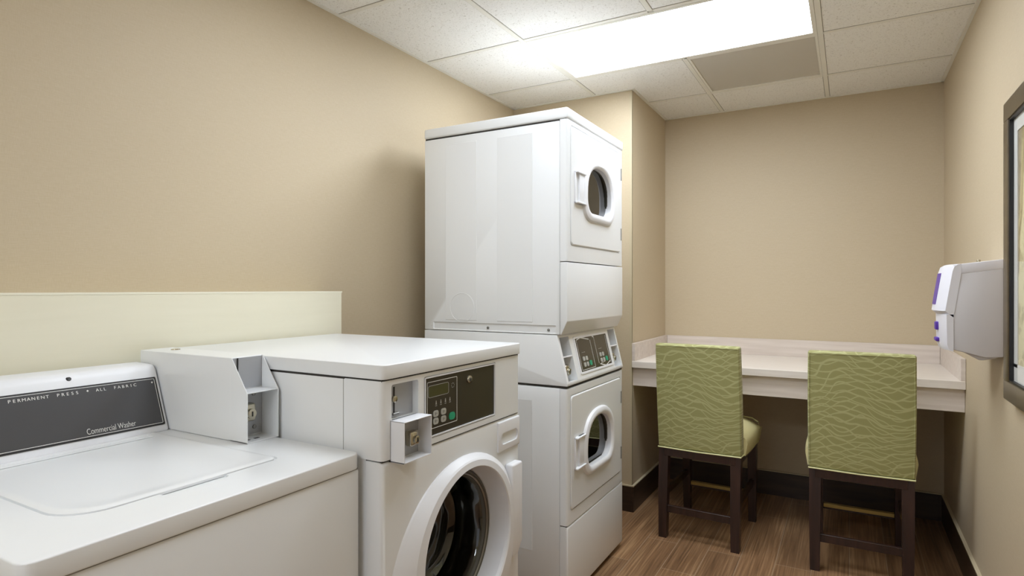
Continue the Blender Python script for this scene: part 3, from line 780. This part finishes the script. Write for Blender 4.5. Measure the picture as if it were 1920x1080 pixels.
    keyed_lock(cb, (xb+.0025, .980, zd+.068), .020, .036, square=True)
    for (y, z) in ((1.010, zs-.014), (1.012, zd+.024)):
        MB().cyl((xb+.0025, y, z), (1, 0, 0), .0055, .003, M['steel'], 14, .001).build('rivet', cb)
    MB().box(xb+.002, xb+.004, .962, .965, zs+.022, zt-.002, M['black']).build('coin_slot', cb)
    MB().box(xb+.002, xb+.008, .955, .972, zs+.006, zs+.010, M['steel'], .001, 1).build('coin_return', cb)
    for x in (-1.300, -1.305):
        pass
    for y in (.965, .992):
        MB().box(-1.306, -1.298, y-.007, y+.007, zd+.003, zd+.0036, M['black']).build('drain_slot', cb)
    MB().cyl((-1.66, 1.0, zt-.0005), (0, 0, 1), .012, .003, M['chrome'], 20, .001).build('service_lock', cb)
    return t
top_loader()

# ------------------------------------------------------------------ built-in desk
def desk():
    t = thing('desk', 'pale laminate built-in desk with raised backsplash along the back wall', 'desk', ((XC+XR)/2, YB-.36, 0))
    yf = 3.362; zt = H-.422; g = .001
    MB().box(XC+g, XR-g, yf, YB-g, zt-.038, zt, M['desktop'], .0015, 1).build('desktop', t)
    MB().box(XC+g, XR-g, yf+.022, yf+.042, H-.566, zt-.038, M['desk'], .001, 1).build('apron', t)
    MB().box(XC+.02, XR-.02, YB-.02, YB-g, zt, H-.319, M['desk'], .001, 1).build('backsplash', t)
    MB().box(XC+g, XC+.019, yf+.002, YB-g, zt, H-.319, M['desk'], .001, 1).build('side_splash', t)
    MB().box(XR-.019, XR-g, yf+.002, YB-g, zt, H-.319, M['desk'], .001, 1).build('side_splash', t)
desk()

# ------------------------------------------------------------------ counter stools
def make_stool(label):
    t = thing('counter_stool', label, 'stool', (0, 0, 0), 'green upholstered counter stools at the desk')
    E_ = M['espresso']
    # back: box cushion, slightly raked towards the room (-y)
    hw = .208; zb, zt_ = .470, 1.016
    n = 9
    def row(z, bulge):
        f = (z-zb)/(zt_-zb); yb = -.232-.055*f; th = .070-.012*f
        pts = []
        for k in range(n):                    # rear face left to right
            u = -1+2*k/(n-1); pts.append((u*hw*(1+bulge*.01), yb-.006*(1-u*u)*1.0, z+.004*0))
        for k in range(n):
            u = 1-2*k/(n-1); pts.append((u*hw*(1+bulge*.01), yb+th+.010*(1-u*u), z))
        return pts
    rows = [row(zb+(zt_-zb)*k/14, math.sin(PI*k/14)) for k in range(15)]
    bk = MB(); tb = bmesh.new()
    R = [[tb.verts.new(p) for p in r] for r in rows]; m = len(R[0])
    for i in range(14):
        for j in range(m): tb.faces.new((R[i][j], R[i][(j+1) % m], R[i+1][(j+1) % m], R[i+1][j]))
    tb.faces.new(R[0]); tb.faces.new(R[-1]); bmesh.ops.recalc_face_normals(tb, faces=tb.faces)
    es = [e for e in tb.edges if len(e.link_faces) == 2 and e.calc_face_angle(0) > math.radians(50)]
    bmesh.ops.bevel(tb, geom=es, offset=.009, segments=3, profile=.5, affect='EDGES', clamp_overlap=True)
    bk.add(tb, M['fabric']); back = bk.build('backrest', t)
    # piping: bottom edge and the seams around the rear face
    pm = MB()
    pm.tube([(-hw, -.236, zb-.001), (0, -.241, zb-.003), (hw, -.236, zb-.001), (hw+.001, -.19, zb-.001), (hw+.006, -.02, zb-.009), (hw+.008, .20, zb-.012)], .0035, M['piping'])
    pm.build('piping', back)
    sm = MB()
    f = lambda z: -.232-.055*(z-zb)/(zt_-zb)
    for sx in (-1, 1): sm.tube([(sx*(hw-.006), f(zb+.01)-.001, zb+.01), (sx*(hw-.004), f(.74)-.001, .74), (sx*(hw-.006), f(zt_-.012)-.001, zt_-.012)], .0024, M['fabric'])
    sm.tube([(-hw+.006, f(zt_)-.000, zt_-.010), (0, f(zt_)-.006, zt_-.009), (hw-.006, f(zt_)-.000, zt_-.010)], .0024, M['fabric'])
    sm.build('seam_cord', back)
    # seat: crowned cushion on a skirt
    st = MB(); tb = bmesh.new(); N = 12
    sx0, sy0, sy1 = .215, -.165, .262
    grid = [[None]*(N+1) for _ in range(N+1)]
    for i in range(N+1):
        for j in range(N+1):
            u = -1+2*i/N; v = -1+2*j/N
            z = .610-.050*abs(u)**3.2-.050*max(v, 0)**3.2-.012*max(-v, 0)**2
            grid[i][j] = tb.verts.new((u*sx0*(1+.03*(1-v*v)), sy0+(sy1-sy0)*(v+1)/2, z))
    for i in range(N):
        for j in range(N): tb.faces.new((grid[i][j], grid[i+1][j], grid[i+1][j+1], grid[i][j+1]))
    loop = [grid[i][0] for i in range(N+1)]+[grid[N][j] for j in range(1, N+1)]+[grid[i][N] for i in range(N-1, -1, -1)]+[grid[0][j] for j in range(N-1, 0, -1)]
    low = [tb.verts.new((v.co.x*1.0, v.co.y, .462)) for v in loop]; mid = [tb.verts.new((v.co.x*1.045, v.co.y+(.008 if v.co.y > .2 else 0), .525)) for v in loop]
    L_ = len(loop)
    for k in range(L_):
        k2 = (k+1) % L_; tb.faces.new((loop[k], loop[k2], mid[k2], mid[k])); tb.faces.new((mid[k], mid[k2], low[k2], low[k]))
    tb.faces.new(low); bmesh.ops.recalc_face_normals(tb, faces=tb.faces)
    st.add(tb, M['seatfab']); seat = st.build('seat', t, 60)
    pp = MB()
    pts = [(sx0*.99, sy0+.36, .47), (sx0*1.045, sy0+.362, .53), (sx0*1.00, sy0+.36, .565), (sx0*.86, sy0+.36, .583), (0, sy0+.375, .594), (-sx0*.86, sy0+.36, .583), (-sx0*1.0, sy0+.36, .565), (-sx0*1.045, sy0+.362, .53), (-sx0*.99, sy0+.36, .47)]
    pp.tube(pts, .0035, M['piping']); pp.build('seat_piping', seat)
    # frame
    fr = MB()
    for sx in (-1, 1): fr.box(sx*.19-.011, sx*.19+.011, -.2, .205, .425, .463, E_, .001, 1)
    fr.box(-.18, .18, -.235, -.212, .425, .468, E_, .001, 1); fr.box(-.18, .18, .195, .217, .425, .462, E_, .001, 1)
    fr.build('seat_frame', t)
    for sx in (-1, 1):
        l = MB(); l.loft([[(sx*.181+a*w_, y+b*w_, z) for a, b in ((-1, -1), (1, -1), (1, 1), (-1, 1))] for z, y, w_ in ((0, -.232, .020), (.25, -.222, .0235), (.468, -.205, .0245))], E_, cap0=True, cap1=True)
        l.build('leg', t)
        l = MB(); l.loft([[(sx*.181+a*w_, y+b*w_, z) for a, b in ((-1, -1), (1, -1), (1, 1), (-1, 1))] for z, y, w_ in ((0, .232, .019), (.461, .222, .0235))], E_, cap0=True, cap1=True)
        l.build('leg', t)
        MB().box(sx*.181-.009, sx*.181+.009, -.205, .208, .205, .240, E_, .001, 1).build('stretcher', t)
    MB().box(-.160, .160, -.238, -.220, .132, .168, E_, .001, 1).build('stretcher', t)
    fs = MB().box(-.160, .160, .218, .240, .140, .166, E_, .001, 1).build('foot_rail', t)
    MB().box(-.158, .158, .214, .241, .150, .168, M['brass'], .001, 1).build('kick_plate', fs)
    return t
def copy_tree(o, parent=None):
    c = o.copy(); COL.objects.link(c)
    if parent: c.parent = parent
    for ch in list(o.children): copy_tree(ch, c)
    return c
s1 = make_stool('green upholstered counter stool nearest the stacked dryer, tucked at desk')
bpy.context.view_layer.update()
s2 = copy_tree(s1); s2['label'] = 'green upholstered counter stool nearest the right wall and paper towel dispenser'
s1.location = (-.662, 3.348, 0); s1.rotation_euler = (0, 0, math.radians(-2.2))
s2.location = (.040, 3.335, 0); s2.rotation_euler = (0, 0, math.radians(.3))

# ------------------------------------------------------------------ paper towel dispenser
def dispenser():
    y0, y1 = 2.60, 2.835
    t = thing('paper_towel_dispenser', 'white and grey plastic paper towel dispenser on the right wall', 'dispenser', (XR, (y0+y1)/2, H-.07))
    Wd = M['dwhite']
    # rear housing (grey)
    hs = MB().prism([(XR-.0005, H+.088), (.334, H+.055), (.312, H-.100), (.314, H-.207), (.320, H-.217), (.410, H-.240), (XR-.0005, H-.236)], 'y', y0+.004, y1-.004, M['dgrey'], .004, 2)
    hs.build('housing', t)
    st = [(0, .026), (.012, .018), (.035, .008), (.070, .002), (.1175, 0), (.165, .002), (.200, .008), (.223, .018), (.235, .026)]
    def bowed(prof, m, lo=0, hi=9, out=0, k=1):
        mb = MB()
        mb.loft([[(x+(off*k if fr_ else 0)-out, y0+dy, z) for x, z, fr_ in prof] for dy, off in st[lo:hi]], m, cap0=True, cap1=True)
        return mb
    MB().prism([(XR-.0005, H+.101), (.318, H+.084), (.330, H+.050), (XR-.0005, H+.068)], 'y', y0+.0018, y1-.0018, Wd, .004, 2).build('top_cover', t)
    bowed([(.308, H+.086, 1), (.297, H+.079, 1), (.291, H+.060, 1), (.272, H-.066, 1), (.270, H-.080, 1), (.290, H-.099, 1), (.320, H-.102, 0), (.342, H+.055, 0), (.342, H+.0875, 0)], Wd).build('front_cover', t, 22)
    bowed([(.284, H-.092, 1), (.286, H-.200, 1), (.293, H-.219, 1), (.320, H-.223, 0), (.320, H-.092, 0)], Wd, k=.6).build('lower_front', t, 22)
    MB().prism([(.335, H-.216), (XR-.002, H-.230), (XR-.02, H-.243), (.405, H-.251), (.395, H-.251)], 'y', y0+.02, y1-.02, M['dgrey'], .002, 1).build('towel_mouth', t)
    bowed([(.2905, H+.056, 1), (.2735, H-.058, 1), (.2785, H-.058, 1), (.2955, H+.056, 1)], M['purple'], 3, 6, .0015).build('purple_window', t)
    MB().box(.276, .290, y0+.085, y0+.125, H-.152, H-.122, M['purple'], .004, 2).build('release_button', t)
    MB().box(.276, .292, y0+.075, y0+.135, H-.194, H-.180, M['purple'], .004, 2).build('release_button', t)
    MB().cyl((.398, y0+.05, H+.090), (0, 0, 1), .006, .012, M['chrome'], 14, .002).build('lock', t)
dispenser()

# ------------------------------------------------------------------ framed picture
def picture():
    xf = .430; ya, yb = 1.72, 2.445; z0, z1 = H-.352, H+.590; fw = .060
    t = thing('framed_picture', 'bronze framed sepia print in white mat hanging on the right wall', 'picture', (XR, (ya+yb)/2, (z0+z1)/2))
    fr = MB()
    for (a, b, c, d) in ((ya, yb, z1-fw, z1), (ya, yb, z0, z0+fw), (ya, ya+fw, z0+fw, z1-fw), (yb-fw, yb, z0+fw, z1-fw)):
        fr.box(xf, XR-.001, a, b, c, d, M['frame'], .0025, 2)
    fr = fr.build('frame', t)
    il = MB(); i = .006
    for (a, b, c, d) in ((ya+fw, yb-fw, z1-fw-i, z1-fw), (ya+fw, yb-fw, z0+fw, z0+fw+i), (ya+fw, ya+fw+i, z0+fw+i, z1-fw-i), (yb-fw-i, yb-fw, z0+fw+i, z1-fw-i)):
        il.box(xf+.004, xf+.016, a, b, c, d, M['black'])
    il.build('inner_lip', fr)
    mw = .05
    mt = MB()
    A = (ya+fw, yb-fw, z0+fw, z1-fw)
    for (a, b, c, d) in ((A[0], A[1], A[3]-mw, A[3]), (A[0], A[1], A[2], A[2]+mw+.01), (A[0], A[0]+mw, A[2]+mw, A[3]-mw), (A[1]-mw, A[1], A[2]+mw, A[3]-mw)):
        mt.box(xf+.0145, xf+.017, a, b, c, d, M['mat'])
    mt.build('mat', t)
    MB().box(xf+.017, xf+.020, A[0]+mw-.003, A[1]-mw+.003, A[2]+mw-.003, A[3]-mw+.003, M['art']).build('print', t)
    MB().box(xf+.0125, xf+.0135, A[0]-.002, A[1]+.002, A[2]-.002, A[3]+.002, M['picglass']).build('glass', t)
picture()
